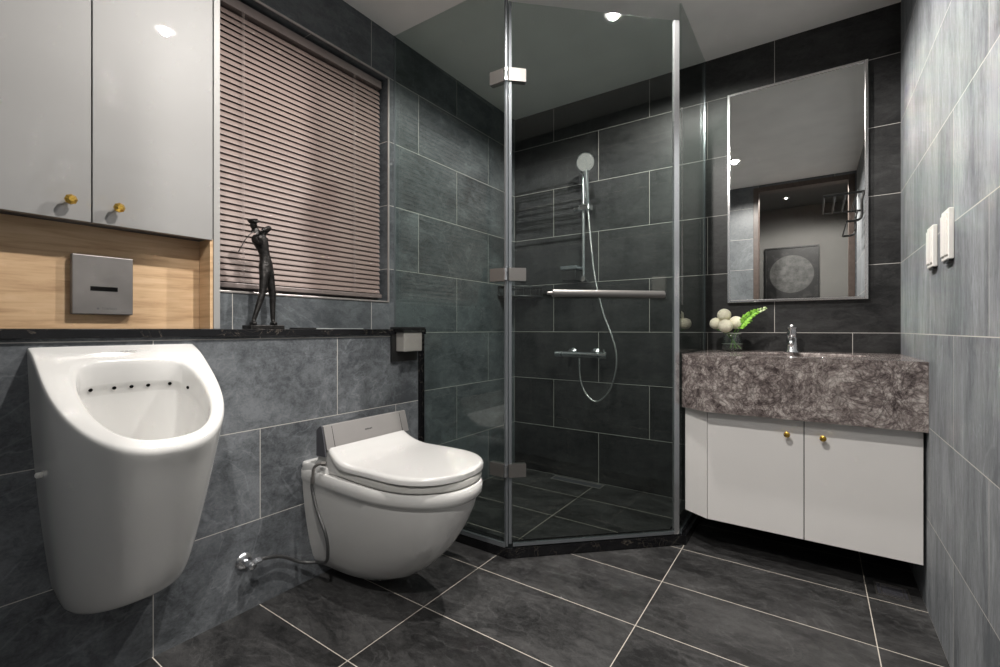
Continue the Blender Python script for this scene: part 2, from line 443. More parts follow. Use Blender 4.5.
# ------------------------------------------------------------------ window with frame, glass and blind
bm = new()
fw = 0.035
box(bm, -0.135, -0.10, WY0, WY0 + fw, WZ0, WZ1); box(bm, -0.135, -0.10, WY1 - fw, WY1, WZ0, WZ1)
box(bm, -0.135, -0.10, WY0 + fw, WY1 - fw, WZ0, WZ0 + fw); box(bm, -0.135, -0.10, WY0 + fw, WY1 - fw, WZ1 - fw, WZ1)
o = struct('window_1', bm, M['slat_rail'])
bm = new(); box(bm, -0.122, -0.116, WY0 + fw, WY1 - fw, WZ0 + fw, WZ1 - fw)
obj('pane', bm, M['night'], parent=o)
tr = new(); e = 0.007
box(tr, -0.004, 0.004, WY1 - 0.001, WY1 + e, WZ0 - e, WZ1 + e, 0.002)
box(tr, -0.004, 0.004, WY0, WY1 - 0.001, WZ0 - e, WZ0 + 0.001, 0.002)
box(tr, -0.004, 0.004, WY0, WY1 - 0.001, WZ1 - 0.001, WZ1 + e, 0.002)
struct('trim_3', tr, M['trim_metal'])

bl = thing('venetian_blind', 'taupe aluminium venetian blind closed over the window', 'blind', (-0.045, 1.0, WZ0))
BY0, BY1 = WY0 + 0.01, WY1 - 0.012
bm = new(); box(bm, -0.062, -0.030, BY0, BY1, 2.048, 2.082, 0.002); obj('headrail', bm, M['slat_rail'], bl)
bm = new(); box(bm, -0.060, -0.028, BY0, BY1, 1.062, 1.080, 0.003); obj('bottom_rail', bm, M['slat_rail'], bl)
sl = new(); pitch = 0.0212; ns = int((2.045 - 1.095) / pitch)
for i in range(ns + 1):
    zc = 1.096 + i * pitch; a = math.radians(64); hw = 0.0124
    P = []
    for k in range(5):
        s = -1 + k / 2; bow = 0.0020 * (1 - s * s)
        # room-side edge low: the slat leans outwards at the top
        P.append((-0.046 - math.cos(a) * hw * s + math.sin(a) * bow, zc + math.sin(a) * hw * s + math.cos(a) * bow))
    A = ring(sl, [(x, BY0 + 0.003, z) for x, z in P] + [(x - 0.0004, BY0 + 0.003, z - 0.0004) for x, z in P[::-1]])
    B = ring(sl, [(x, BY1 - 0.003, z) for x, z in P] + [(x - 0.0004, BY1 - 0.003, z - 0.0004) for x, z in P[::-1]])
    bridge(sl, A, B); sl.faces.new(A[::-1]); sl.faces.new(B)
obj('slats', sl, M['slat'], bl)
for yy in (0.835, 1.315):
    bm = new(); tube(bm, [(-0.031, yy, 2.05), (-0.031, yy, 1.081)], 0.0011, 6, smooth=False)
    tube(bm, [(-0.031, yy - 0.006, 2.05), (-0.031, yy - 0.006, 1.081)], 0.0005, 5, smooth=False)
    obj('ladder_cord', bm, M['cord'], bl)
bm = new(); box(bm, -0.0295, -0.0285, 0.70, 0.768, 2.060, 2.070); lab(obj('maker_plate', bm, M['black'], bl), 'small black label on the headrail')

# ------------------------------------------------------------------ wall cabinet above the urinal
XC = XH
cab = thing('wall_cabinet', 'tall glossy light grey wall cabinet with gold knobs above the urinal', 'cabinet', (0.06, 0.36, 1.19))
bm = new(); box(bm, 0.001, XC - 0.020, 0.034, 0.664, 1.1945, H - 0.002); obj('carcass', bm, M['dark_plastic'], cab)
bm = new(); box(bm, 0.0425, XC, 0.666, 0.684, 0.918, H - 0.002, 0.0008); box(bm, 0.001, 0.0425, 0.666, 0.684, 0.918, H - 0.002)
lab(obj('side_panel', bm, M['lacquer_edge'], cab), 'pale grey side panel running down to the ledge')
for (ya, yb, yk) in ((0.092, 0.3755, 0.332), (0.3785, 0.6625, 0.427)):
    bm = new(); box(bm, XC - 0.018, XC, ya, yb, 1.190, H - 0.004, 0.0008)
    d = obj('door', bm, M['lacquer'], cab)
    k = new()
    lathe(k, [(0.004, 0), (0.004, 0.014)], (XC, yk, 1.235), 'X', 12)
    lathe(k, [(0.005, 0.012), (0.0125, 0.019), (0.0125, 0.025), (0.0062, 0.032)], (XC, yk, 1.235), 'X', 8)
    lab(obj('knob', k, M['brass'], d), 'faceted brass knob')
bm = new(); box(bm, XC - 0.018, XC, 0.034, 0.0895, 1.190, H - 0.004, 0.0008); obj('filler_panel', bm, M['lacquer'], cab)

# wood lining behind the flush plate
bm = new(); box(bm, 0.001, 0.050, 0.034, 0.6565, 0.918, 1.193)
lining = thing('wood_panel', 'light oak wood panel between the grey cabinet and the black ledge', 'panel', (0.05, 0.35, 0.918))
obj('back_board', bm, M['wood'], lining)
bm = new(); box(bm, 0.050, XC - 0.004, 0.657, 0.6655, 0.918, 1.193); obj('side_board', bm, M['wood'], lining)
# flush sensor plate
fp = thing('flush_plate', 'square brushed dark steel urinal flush sensor plate on the oak panel', 'flush plate', (0.051, 0.417, 1.037))
bm = new(); box(bm, 0.0505, 0.070, 0.351, 0.481, 0.956, 1.114, 0.003, 3); obj('plate', bm, M['gunmetal'], fp)
bm = new(); box(bm, 0.0694, 0.0706, 0.388, 0.446, 1.019, 1.031); obj('sensor_window', bm, M['dark_hole'], fp)
bm = new(); lathe(bm, [(0.0027, 0), (0.0027, 0.0006)], (0.0698, 0.404, 0.972), 'X', 12); obj('logo_mark', bm, M['ink'], fp)
text('lettering', 'TOSFULO', 0.0075, (0.0700, 0.428, 0.972), ROT_LEFTWALL, M['ink'], fp, 0.0003)

# ------------------------------------------------------------------ urinal
UY = 0.4345
def sgnpow(v, p): return math.copysign(abs(v) ** p, v)
def dring(n, half, depth, expo, x0=XH, straight=0.0, yc=UY):
    """D-shaped outline from wall (y-) round the front to wall (y+): list of (x, y)"""
    out = []
    for i in range(n):
        t = PI * i / (n - 1)
        y = yc - half * sgnpow(math.cos(t), 2 / expo)
        x = x0 + straight + (depth - straight) * (math.sin(t) ** (2 / expo))
        out.append((x, y))
    out = [(x0, yc - half)] + [(x0 + straight * 0.5, yc - half)] + out + [(x0 + straight * 0.5, yc + half)] + [(x0, yc + half)]
    return out
def rimz(x): return 0.8735 - 0.70 * max(0.0, (x - 0.150))
uri = thing('urinal', 'white ceramic wall hung urinal with an open sloping rim', 'urinal', (XH, UY, 0.25))
bm = new()
nn = 33
#        s: 0 bottom .. 1 rim ; zlow plane
secs = [  # (z at front if horizontal, half width, depth, expo, straight)
    (0.230, 0.060, 0.070, 2.2, 0.01), (0.232, 0.106, 0.122, 2.3, 0.02), (0.245, 0.124, 0.152, 2.4, 0.03), (0.30, 0.135, 0.184, 2.5, 0.04), (0.38, 0.146, 0.220, 2.5, 0.05),
    (0.46, 0.156, 0.256, 2.5, 0.06), (0.54, 0.164, 0.290, 2.5, 0.07), (0.60, 0.169, 0.315, 2.5, 0.08)]
rings = []
for z, hw, dp, ex, st in secs:
    pts = dring(nn, hw, dp, ex, straight=st)
    k = max(0.0, (z - 0.30) / 0.36)
    rings.append(ring(bm, [(x, y, z + (rimz(x) - rimz(XH + dp)) * k * 0.55) for x, y in pts]))
def rimring(hw, dp, dz, ex=2.5, st=0.09): 
    return [(x, y, rimz(x) + dz) for x, y in dring(nn, hw, dp, ex, straight=st)]
rings.append(ring(bm, rimring(0.1745, 0.334, -0.022)))
rings.append(ring(bm, rimring(0.1755, 0.337, -0.008)))
rings.append(ring(bm, rimring(0.1735, 0.333, -0.001)))
rings.append(ring(bm, rimring(0.168, 0.327, 0.0)))
for a, b in zip(rings, rings[1:]): bridge(bm, a, b, False)
bm.faces.new(rings[0])
# opening: closed loop in the rim plane
def oloop(sc_, dz, yoff=0.0, n=nn, z=None, x0=0.222, hw=0.128, dp=0.205, flat=0.03):
    f = dring(n, hw * sc_, dp * sc_ + 0.0, 2.5, x0=x0 + (1 - sc_) * 0.05, straight=0.04 * sc_)
    return f
def opening(hw, xb, xf, z=None, dz=0.0, ex=2.6):
    """closed rounded loop with the same vertex count as the rim strip (nn+4)"""
    m_ = nn + 4; out = []
    # front half follows the D, back edge is a rounded straight line
    front = dring(nn, hw, xf - xb, ex, x0=xb, straight=(xf - xb) * 0.28)
    for (x, y) in front:
        xx = x
        out.append((xx, y, (rimz(xx) if z is None else z) + dz))
    return out
def outer_to_open(hw, xb, xf, rc=0.05, **k):
    pts = opening(hw, xb, xf, **k)
    # round the two back corners
    q = []
    for i, (x, y, z) in enumerate(pts):
        if i == 0: y = UY - hw + rc; 
        if i == len(pts) - 1: y = UY + hw - rc
        if i == 1: x = xb + rc * 0.25; y = UY - hw + rc * 0.30
        if i == len(pts) - 2: x = xb + rc * 0.25; y = UY + hw - rc * 0.30
        q.append((x, y, (rimz(x) if k.get('z') is None else k['z']) + k.get('dz', 0.0)))
    return q
OFF = 0.006
def sh_(pts): return [(x, y + OFF, z) for x, y, z in pts]
O1 = ring(bm, sh_(outer_to_open(0.1290, 0.192, 0.440)))
bridge(bm, rings[-1], O1, False)
O2 = ring(bm, sh_(outer_to_open(0.1245, 0.197, 0.435, dz=-0.008))); bridge(bm, O1, O2)
O2b = ring(bm, sh_(outer_to_open(0.1250, 0.196, 0.436, dz=-0.070))); bridge(bm, O2, O2b)
O2c = ring(bm, sh_(outer_to_open(0.1290, 0.184, 0.425, dz=-0.082))); bridge(bm, O2b, O2c)
O3 = ring(bm, sh_(outer_to_open(0.124, 0.182, 0.408, z=0.640)))
for v, s in zip(O3, O2c): v.co.z = min(s.co.z - 0.02, 0.66 + 0.25 * (s.co.z - 0.70))
bridge(bm, O2c, O3)
O4 = ring(bm, sh_(outer_to_open(0.112, 0.182, 0.385, z=0.560))); bridge(bm, O3, O4)
O5 = ring(bm, sh_(outer_to_open(0.086, 0.190, 0.335, rc=0.035, z=0.50))); bridge(bm, O4, O5)
O6 = ring(bm, sh_(outer_to_open(0.045, 0.215, 0.300, rc=0.018, z=0.475))); bridge(bm, O5, O6)
bm.faces.new(O6)
# top strip joining the rim to the wall, closing the back (sits at the half wall)
a0, a1 = rings[-1][0], rings[-1][-1]
bm.faces.new((a0, O1[0], O1[-1], a1))
# top flat band reaching the wall and the back
body = obj('bowl', bm, M['ceramic'], uri, sm=True)
s = body.modifiers.new('sub', 'SUBSURF'); s.levels = 1; s.render_levels = 2
# rinse holes sit on the inner wall, found by casting outwards from the middle of the basin
from mathutils.bvhtree import BVHTree
bpy.context.view_layer.update()
dg = bpy.context.evaluated_depsgraph_get(); tree = BVHTree.FromObject(body, dg)
for ang in (-62, -42, -20, 0, 20, 42, 78):
    a = math.radians(180 + ang); o_ = Vector((0.290 - XH, OFF, 0.0)); zz = 0.768 - 0.25 - (0.012 if abs(ang) > 50 else 0) - (0.03 if ang > 70 else 0)
    o_.z = zz
    hit = tree.ray_cast(o_, Vector((math.cos(a), -math.sin(a) * -1, 0)))
    if hit[0] is None: continue
    p = Vector(uri['_w']) + hit[0]; nrm = hit[1]
    if nrm.dot(Vector((math.cos(a), math.sin(a), 0))) > 0: nrm = -nrm
    n_ = new(); lathe(n_, [(0.0044, -0.001), (0.0044, 0.0012), (0.002, 0.0016)], p, nrm, 12)
    obj('rinse_hole', n_, M['dark_hole'], uri)
bm = new(); lathe(bm, [(0.006, -0.012), (0.0065, 0.0), (0.0065, 0.006), (0.004, 0.0085)], (0.200, UY - 0.166, 0.585), (0.12, -1, 0), 16)
obj('side_cap', bm, M['white_plastic'], uri)
slope = math.atan(0.70)
Rt = Matrix(((0, 0, 0, 0),) * 4)
def frame_mat(ex, ey, ez): return Matrix(((ex[0], ey[0], ez[0], 0), (ex[1], ey[1], ez[1], 0), (ex[2], ey[2], ez[2], 0), (0, 0, 0, 1)))
nx, nz = math.sin(slope), math.cos(slope)
text('lettering', 'DURAVIT', 0.0085, (0.172, UY + 0.006, rimz(0.172) + 0.0006), frame_mat((0, 1, 0), (-nz, 0, nx), (nx, 0, nz)), M['ink'], uri, 0.0002)

# ------------------------------------------------------------------ toilet
TY = 1.140
toi = thing('toilet', 'white wall hung shower toilet with closed lid, on the tiled half wall', 'toilet', (XH, TY, 0.05))
bm = new(); n2 = 41
def tring(hw, xf, z, ex=2.2, st=0.30, hwb=None, x0=XH):
    """D-shaped section, hwb = half width at the wall"""
    hwb = hwb or hw; out = []
    xs = x0 + st
    for k in range(4):
        f = k / 4.0
        out.append((x0 + st * f, TY - (hwb + (hw - hwb) * math.sin(f * PI / 2)), z))
    for i in range(n2):
        t = PI * i / (n2 - 1)
        out.append((xs + (xf - xs) * (math.sin(t) ** (2 / ex)), TY - hw * sgnpow(math.cos(t), 2 / ex), z))
    for k in range(3, -1, -1):
        f = k / 4.0
        out.append((x0 + st * f, TY + (hwb + (hw - hwb) * math.sin(f * PI / 2)), z))
    return out
secs = [(0.060, 0.330, 0.036, 0.050, 0.075), (0.092, 0.400, 0.037, 0.070, 0.105), (0.112, 0.465, 0.050, 0.095, 0.122), (0.128, 0.535, 0.085, 0.13, 0.136),
        (0.143, 0.600, 0.135, 0.18, 0.148), (0.160, 0.662, 0.200, 0.23, 0.160), (0.176, 0.712, 0.275, 0.28, 0.170), (0.186, 0.742, 0.340, 0.30, 0.176),
        (0.189, 0.748, 0.368, 0.31, 0.178), (0.196, 0.758, 0.375, 0.32, 0.180), (0.2005, 0.766, 0.385, 0.32, 0.182), (0.2005, 0.766, 0.410, 0.32, 0.182), (0.196, 0.760, 0.4185, 0.32, 0.179)]
rings = []
for hw, xf, z, st, hwb in secs:
    pts = tring(hw, xf, z, 2.15, st, hwb)
    # the underside rises a little towards the wall is flat; the rim steps up near the wall
    rings.append(ring(bm, pts))
for a, b in zip(rings, rings[1:]): bridge(bm, a, b, False)
bm.faces.new(rings[0]); bm.faces.new(rings[-1])
obj('bowl', bm, M['ceramic'], toi, sm=True)
bm = new(); box(bm, XH + 0.0005, XH + 0.150, TY - 0.183, TY + 0.183, 0.40, 0.443, 0.010, 3)
obj('rear_deck', bm, M['ceramic'], toi, sm=True)
bm = new(); box(bm, XH + 0.035, XH + 0.095, TY - 0.172, TY - 0.135, 0.4425, 0.4440, 0.0008)
obj('service_recess', bm, M['seat_grey'], toi)
# control unit of the seat: wedge, its side faces white, metal bar along its top front
bm = new()
def wedge(bm, prof, y0, y1):
    a = ring(bm, [(x, y0, z) for x, z in prof]); b = ring(bm, [(x, y1, z) for x, z in prof])
    bridge(bm, a, b); bm.faces.new(a[::-1]); bm.faces.new(b)
hwc = 0.176
wedge(bm, [(0.195, 0.4425), (0.43, 0.4195), (0.43, 0.438), (0.345, 0.448), (0.30, 0.470), (0.284, 0.500), (0.232, 0.500), (0.215, 0.46)], TY - hwc, TY + hwc)
obj('control_unit', bm, M['seat_plastic'], toi)
bar = [(0.228, 0.500), (0.2795, 0.5015), (0.267, 0.546), (0.257, 0.580), (0.250, 0.583), (0.228, 0.566)]
bm = new(); wedge(bm, bar, TY - 0.181, TY + 0.200); obj('metal_bar', bm, M['steel_bar'], toi)
bm = new(); wedge(bm, [(x - 0.003, z - (0.022 if z < 0.51 else 0)) for x, z in bar], TY - 0.187, TY - 0.1815); lab(obj('end_cap', bm, M['dark_plastic'], toi), 'dark grey end cap')
for dy in (-0.150, 0.166):
    bm = new(); wedge(bm, [(0.2785, 0.503), (0.2798, 0.503), (0.2576, 0.578), (0.2563, 0.578)], TY + dy, TY + dy + 0.0018); obj('seam', bm, M['dark_hole'], toi)
ez = Vector((0.080, 0, 0.027)).normalized(); ey = Vector((-0.027, 0, 0.080)).normalized()
text('lettering', 'DURAVIT', 0.008, (0.2688, TY + 0.004, 0.543), frame_mat((0, 1, 0), ey, ez), M['ink'], toi, 0.0008)
# seat ring
def seat_part(hw, xf, z0, z1, bev, xb):
    bm = new(); prof = [(0.0, z0), (0.0, z1)]
    rr = []
    for d_, z in ((bev, z0), (0.0, z0 + bev), (0.0, z1 - bev), (bev * 0.35, z1 - bev * 0.35), (bev, z1)):
        pts = [(x, y, z) for x, y, _ in tring(hw - d_, xf - d_, z, 2.17, 0.20, hw - d_ - 0.012, x0=xb)]
        rr.append(ring(bm, pts))
    for a, b in zip(rr, rr[1:]): bridge(bm, a, b)
    bm.faces.new(rr[0][::-1]); bm.faces.new(rr[-1])
    return bm
obj('seat', seat_part(0.189, 0.754, 0.4215, 0.4455, 0.004, 0.33), M['seat_grey'], toi, sm=True)
# lid: grid loft that sweeps up to the metal bar at the back
bm = new(); cols = 25; rows = []
xsamp = [0.281, 0.288, 0.298, 0.31, 0.33, 0.355, 0.385, 0.42, 0.46, 0.50, 0.545, 0.59, 0.63, 0.665, 0.695, 0.718, 0.735, 0.747, 0.753]
def lid_hw(x):
    x0_ = 0.555; Lx = 0.7545
    if x < x0_:
        w_ = 0.1905
        if x < 0.38: w_ -= 0.014 * ((0.38 - x) / 0.10) ** 1.5
        return w_
    return 0.1905 * max(0.0, 1 - ((x - x0_) / (Lx - x0_)) ** 2.25) ** (1 / 2.25)
def lid_z(x):
    if x < 0.40:
        t = (0.40 - x) / 0.121
        return 0.4700 + 0.040 * t ** 2.3
    return 0.4700 + 0.002 * math.sin((x - 0.40) / 0.35 * PI)
for x in xsamp:
    w_ = lid_hw(x); r_ = []
    for j in range(cols):
        s_ = -1 + 2 * j / (cols - 1); s_ = math.sin(s_ * PI / 2)
        dd = 1 - abs(s_)
        edge = min(1.0, dd * w_ / 0.010) if w_ > 0.02 else 0.0
        fx = min(1.0, (0.7545 - x) / 0.012)
        z = lid_z(x) - 0.0085 * (1 - min(edge, fx)) ** 2
        r_.append(bm.verts.new((x, TY + w_ * s_, z)))
    rows.append(r_)
for a, b in zip(rows, rows[1:]):
    for j in range(cols - 1): bm.faces.new((a[j], a[j + 1], b[j + 1], b[j]))
# underside + rim
low = []
for x in xsamp:
    w_ = lid_hw(x); zb = max(0.4485, lid_z(x) - 0.021)
    low.append([bm.verts.new((x, TY + w_ * math.sin((-1 + 2 * j / (cols - 1)) * PI / 2), zb)) for j in range(cols)])
for a, b in zip(low, low[1:]):
    for j in range(cols - 1): bm.faces.new((a[j], b[j], b[j + 1], a[j + 1]))
for R_, S_ in zip(zip(rows, rows[1:]), zip(low, low[1:])):
    for j in (0, cols - 1): bm.faces.new((R_[0][j], R_[1][j], S_[1][j], S_[0][j]))
for j in range(cols - 1):
    bm.faces.new((rows[0][j], rows[0][j + 1], low[0][j + 1], low[0][j]))
    bm.faces.new((rows[-1][j], rows[-1][j + 1], low[-1][j + 1], low[-1][j]))
obj('lid', bm, M['seat_plastic'], toi, sm=True)
# side cheeks of the seat unit, filling under the swept lid
for sgn in (-1, 1):
    bm = new()
    wedge(bm, [(0.276, 0.4215), (0.42, 0.4215), (0.40, 0.4475), (0.36, 0.452), (0.33, 0.463), (0.31, 0.473), (0.276, 0.500)],
          TY + sgn * 0.1735, TY + sgn * 0.165)
    obj('side_cheek', bm, M['seat_plastic'], toi)

# braided water hose and angle valve
val = thing('angle_valve', 'chrome angle valve on the half wall left of the toilet', 'valve', (XH, 0.755, 0.165))
bm = new(); lathe(bm, [(0.024, 0.0005), (0.026, 0.004), (0.022, 0.010), (0.012, 0.013)], (XH, 0.755, 0.167), 'X', 28); obj('escutcheon', bm, M['chrome'], val, sm=True)
bm = new(); lathe(bm, [(0.0095, 0.010), (0.0095, 0.030), (0.011, 0.031), (0.011, 0.050), (0.008, 0.052)], (XH, 0.755, 0.167), 'X', 20); obj('body', bm, M['chrome'], val, sm=True)
bm = new(); lathe(bm, [(0.007, 0.0), (0.007, 0.018), (0.0095, 0.019), (0.0095, 0.032), (0.006, 0.034)], (XH + 0.038, 0.757, 0.167), (0.15, 1, 0.10), 6); obj('outlet_nut', bm, M['chrome'], val)
bm = new(); lathe(bm, [(0.010, 0.0), (0.012, 0.003), (0.012, 0.011), (0.008, 0.014)], (XH + 0.050, 0.755, 0.167), (1, 0, -0.5), 10); obj('handle', bm, M['chrome'], val, sm=True)
hs = thing('supply_hose', 'grey braided water hose looping from the chrome valve to the toilet', 'hose', (XH + 0.06, 0.90, 0.15))
bm = new(); tube(bm, [(XH + 0.043, 0.790, 0.171), (0.160, 0.862, 0.146), (0.165, 0.935, 0.098), (0.200, 0.972, 0.092), (0.270, 0.960, 0.118), (0.295, 0.950, 0.172), (0.292, 0.942, 0.229),
                     (0.262, 0.935, 0.292), (0.236, 0.930, 0.368), (0.238, 0.930, 0.410)], 0.0056, 12)
obj('braid', bm, M['braid'], hs, sm=True)
bm = new(); tube(bm, [(0.238, 0.930, 0.405), (0.242, 0.932, 0.440), (0.258, 0.938, 0.456), (0.278, 0.950, 0.460)], 0.0052, 10); obj('elbow', bm, M['steel'], hs, sm=True)
bm = new(); lathe(bm, [(0.0068, -0.022), (0.0072, -0.010), (0.0068, 0.0)], (0.238, 0.930, 0.412), (0.02, 0.02, 1), 12); obj('ferrule', bm, M['steel'], hs)
bm = new(); lathe(bm, [(0.0085, 0.0), (0.0085, 0.014)], (0.270, 0.944, 0.459), (0.5, 0.4, 0), 6); obj('nut', bm, M['steel'], hs)

# ------------------------------------------------------------------ metal box and bracket at the end of the ledge
pb = thing('paper_holder', 'grey metal box with a black screwed top plate at the end of the black ledge', 'paper holder', (XH, 1.485, 0.815))
bm = new(); box(bm, XH + 0.0125, XH + 0.062, 1.400, 1.510, 0.819, 0.903, 0.003); obj('cover', bm, M['cover_grey'], pb)
bm = new(); box(bm, XH - 0.01, XH + 0.068, 1.386, 1.526, 0.917, 0.926, 0.001); box(bm, XH + 0.0125, XH + 0.066, 1.392, 1.524, 0.904, 0.917)
obj('top_plate', bm, M['black'], pb)
bm = new(); box(bm, XH + 0.0045, XH + 0.012, 1.375, 1.530, 0.775, 0.8925); obj('back_plate', bm, M['black'], pb)
for yy in (1.445, 1.500):
    bm = new(); lathe(bm, [(0.0035, 0), (0.003, 0.002)], (XH + 0.066, yy, 0.912), 'X', 12); obj('screw', bm, M['chrome'], pb)

# ------------------------------------------------------------------ statue on the ledge
SX, SY, SZ = 0.062, 0.860, 0.9165
st = thing('golfer_statue', 'dark bronze statuette of a slim golfer swinging a club, on the black ledge', 'statue', (SX, SY, SZ))
bm = new(); box(bm, SX - 0.024, SX + 0.036, SY - 0.066, SY + 0.052, SZ, SZ + 0.014, 0.0015); obj('base', bm, M['bronze'], st)
def skin(name, verts, edges, radii, m, parent, root=0, lev=2):
    me = bpy.data.meshes.new(name); off = Vector(parent['_w'])
    me.from_pydata([Vector(v) - off for v in verts], edges, []); me.materials.append(m)
    o = bpy.data.objects.new(name, me); C.objects.link(o); o.parent = parent; o['_w'] = tuple(off)
    sk = o.modifiers.new('skin', 'SKIN'); sk.use_smooth_shade = True
    for i, r in enumerate(radii): me.skin_vertices[0].data[i].radius = (r, r) if not isinstance(r, tuple) else r
    for i, v in enumerate(me.skin_vertices[0].data): v.use_root = (i == root)
    s_ = o.modifiers.new('sub', 'SUBSURF'); s_.levels = lev; s_.render_levels = lev
    return o
def S(y, z, x=0.0): return (SX + x, SY + y, SZ + z)
sv = [S(0.006, 0.215), S(0.003, 0.245), S(-0.004, 0.275), S(-0.016, 0.300, 0.002), S(-0.026, 0.322, 0.004), S(-0.042, 0.350, 0.008),
      S(-0.006, 0.195, 0.008), S(-0.014, 0.125, 0.012), S(-0.046, 0.028, 0.012), S(-0.050, 0.019, 0.024),
      S(0.018, 0.195, -0.004), S(0.030, 0.125, -0.004), S(0.029, 0.028, 0.0), S(0.028, 0.019, 0.014),
      S(-0.040, 0.312, 0.012), S(-0.026, 0.292, 0.030), S(-0.040, 0.318, 0.034),
      S(-0.008, 0.335, 0.0), S(0.012, 0.358, 0.014), S(-0.026, 0.338, 0.030)]
se = [(0, 1), (1, 2), (2, 3), (3, 4), (4, 5), (0, 6), (6, 7), (7, 8), (8, 9), (0, 10), (10, 11), (11, 12), (12, 13), (3, 14), (14, 15), (15, 16), (3, 17), (17, 18), (18, 19)]
rr = [0.0225, 0.0190, 0.0170, 0.0215, 0.0185, 0.0100, 0.0170, 0.0120, 0.0075, 0.0060, 0.0170, 0.0120, 0.0075, 0.0060, 0.0115, 0.0090, 0.0060, 0.0115, 0.0090, 0.0060]
skin('figure', sv, se, rr, M['bronze'], st)
bm = new(); bmesh.ops.create_uvsphere(bm, u_segments=16, v_segments=10, radius=0.0125)
for v in bm.verts: v.co = Vector(S(-0.044, 0.356, 0.010)) + Vector((v.co.x, v.co.y * 0.9, v.co.z * 1.25))
# nose
lathe(bm, [(0.003, 0), (0.0012, 0.005)], S(-0.044, 0.355, 0.021), 'X', 8)
obj('head', bm, M['bronze'], st, sm=True)
bm = new(); lathe(bm, [(0.0120, 0.0), (0.0155, 0.008), (0.0170, 0.013), (0.008, 0.015)], S(-0.046, 0.362, 0.010), (0.10, -0.22, 1), 18)
box(bm, *[c for p in zip(S(-0.056, 0.363, 0.010), S(-0.036, 0.366, 0.034)) for c in p], 0.001)
obj('cap', bm, M['bronze'], st, sm=True)
bm = new(); tube(bm, [S(-0.026, 0.338, 0.034), S(-0.054, 0.330, 0.032), S(-0.078, 0.302, 0.028), S(-0.099, 0.256, 0.020)], 0.0014, 6)
obj('club', bm, M['bronze'], st)
for (y, x) in ((-0.050, 0.016), (0.028, 0.004)):
    bm = new(); box(bm, SX + x - 0.010, SX + x + 0.018, SY + y - 0.008, SY + y + 0.007, SZ + 0.0135, SZ + 0.026, 0.004, 3); obj('shoe', bm, M['bronze'], st, sm=True)

# things lying on the ledge right of the statue
bm = new(); box(bm, 0.055, 0.105, 0.955, 1.035, 0.9168, 0.9225, 0.002, 3)
o = obj('slim_case', bm, M['black'], loc=(0.08, 0.995, 0.9168)); tag(o, 'slim flat black case lying on the ledge right of the statue', 'case')
bm = new(); box(bm, 0.010, 0.045, 1.00, 1.30, 0.9168, 0.9205, 0.001)
o = obj('pale_strip', bm, M['shelf_glass'], loc=(0.03, 1.15, 0.9168)); tag(o, 'thin pale strip lying along the back of the ledge under the window', 'strip')

# ------------------------------------------------------------------ shower enclosure
G0 = (0.0, 1.532); G1 = (0.640, 1.532); G2 = (1.178, 2.050); G3 = (1.178, D)
CURB = 0.046
bm = new()
outer = [(XH + 0.0045, 1.525), (0.644, 1.525), (1.202, 2.054), (1.202, D - 0.0005)]
def inset(d):
    k = d * math.tan(math.radians(22.0))
    return [(XH + 0.0045, 1.525 + d), (0.644 - k, 1.525 + d), (1.202 - d, 2.054 + k), (1.202 - d, D - 0.0005)]
# start past the half wall end: the curb abuts the trim
outer[0] = (0.0005, HE + 0.0245) if False else (XH + 0.0045, 1.525)
inn = inset(0.075)
prism(bm, outer + inn[::-1], 0.0005, 0.040)
o2 = [(x, y) for x, y in outer]
obj_c = obj('shower_curb', bm, M['marble']); tag(obj_c, 'low black marble curb around the glass shower', 'curb')

sh = thing('shower_enclosure', 'frameless clear glass corner shower with hinged door', 'shower enclosure', (0.64, 1.532, CURB))
def slab(bm, a, b, th, z0, z1, pin=0.0):
    a = Vector((*a, 0)); b = Vector((*b, 0)); d = (b - a).normalized(); n = Vector((-d.y, d.x, 0)) * th / 2
    a = a + d * pin; b = b - d * pin
    prism(bm, [(p.x, p.y) for p in (a - n, b - n, b + n, a + n)], z0, z1)
TH = 0.008
bm = new(); slab(bm, (0.0015, 1.532), (0.6365, 1.532), TH, 0.927, H - 0.001)
# below the ledge the panel starts at the half wall trim
bm2 = new()
pts = [(0.0015, 0.927), (0.0015, H - 0.001), (0.6300, H - 0.001), (0.6300, CURB), (XH + 0.070, CURB), (XH + 0.070, 0.927)]
py_ = lambda x: 1.520 + 0.012 * x / 0.63
a = ring(bm2, [(x, py_(x) - TH / 2, z) for x, z in pts]); b = ring(bm2, [(x, py_(x) + TH / 2, z) for x, z in pts])
bridge(bm2, a, b); bm2.faces.new(a[::-1]); bm2.faces.new(b)
bm.free()
obj('side_pane', bm2, M['glass'], sh)
DT = 2.229
bm = new(); slab(bm, (0.639, 1.5365), (1.174, 2.0465), TH, CURB + 0.012, DT)
door = obj('door_pane', bm, M['glass'], sh)
bm = new(); slab(bm, (1.178, 2.058), (1.178, D - 0.0015), TH, CURB, H - 0.001); obj('return_pane', bm, M['glass'], sh)
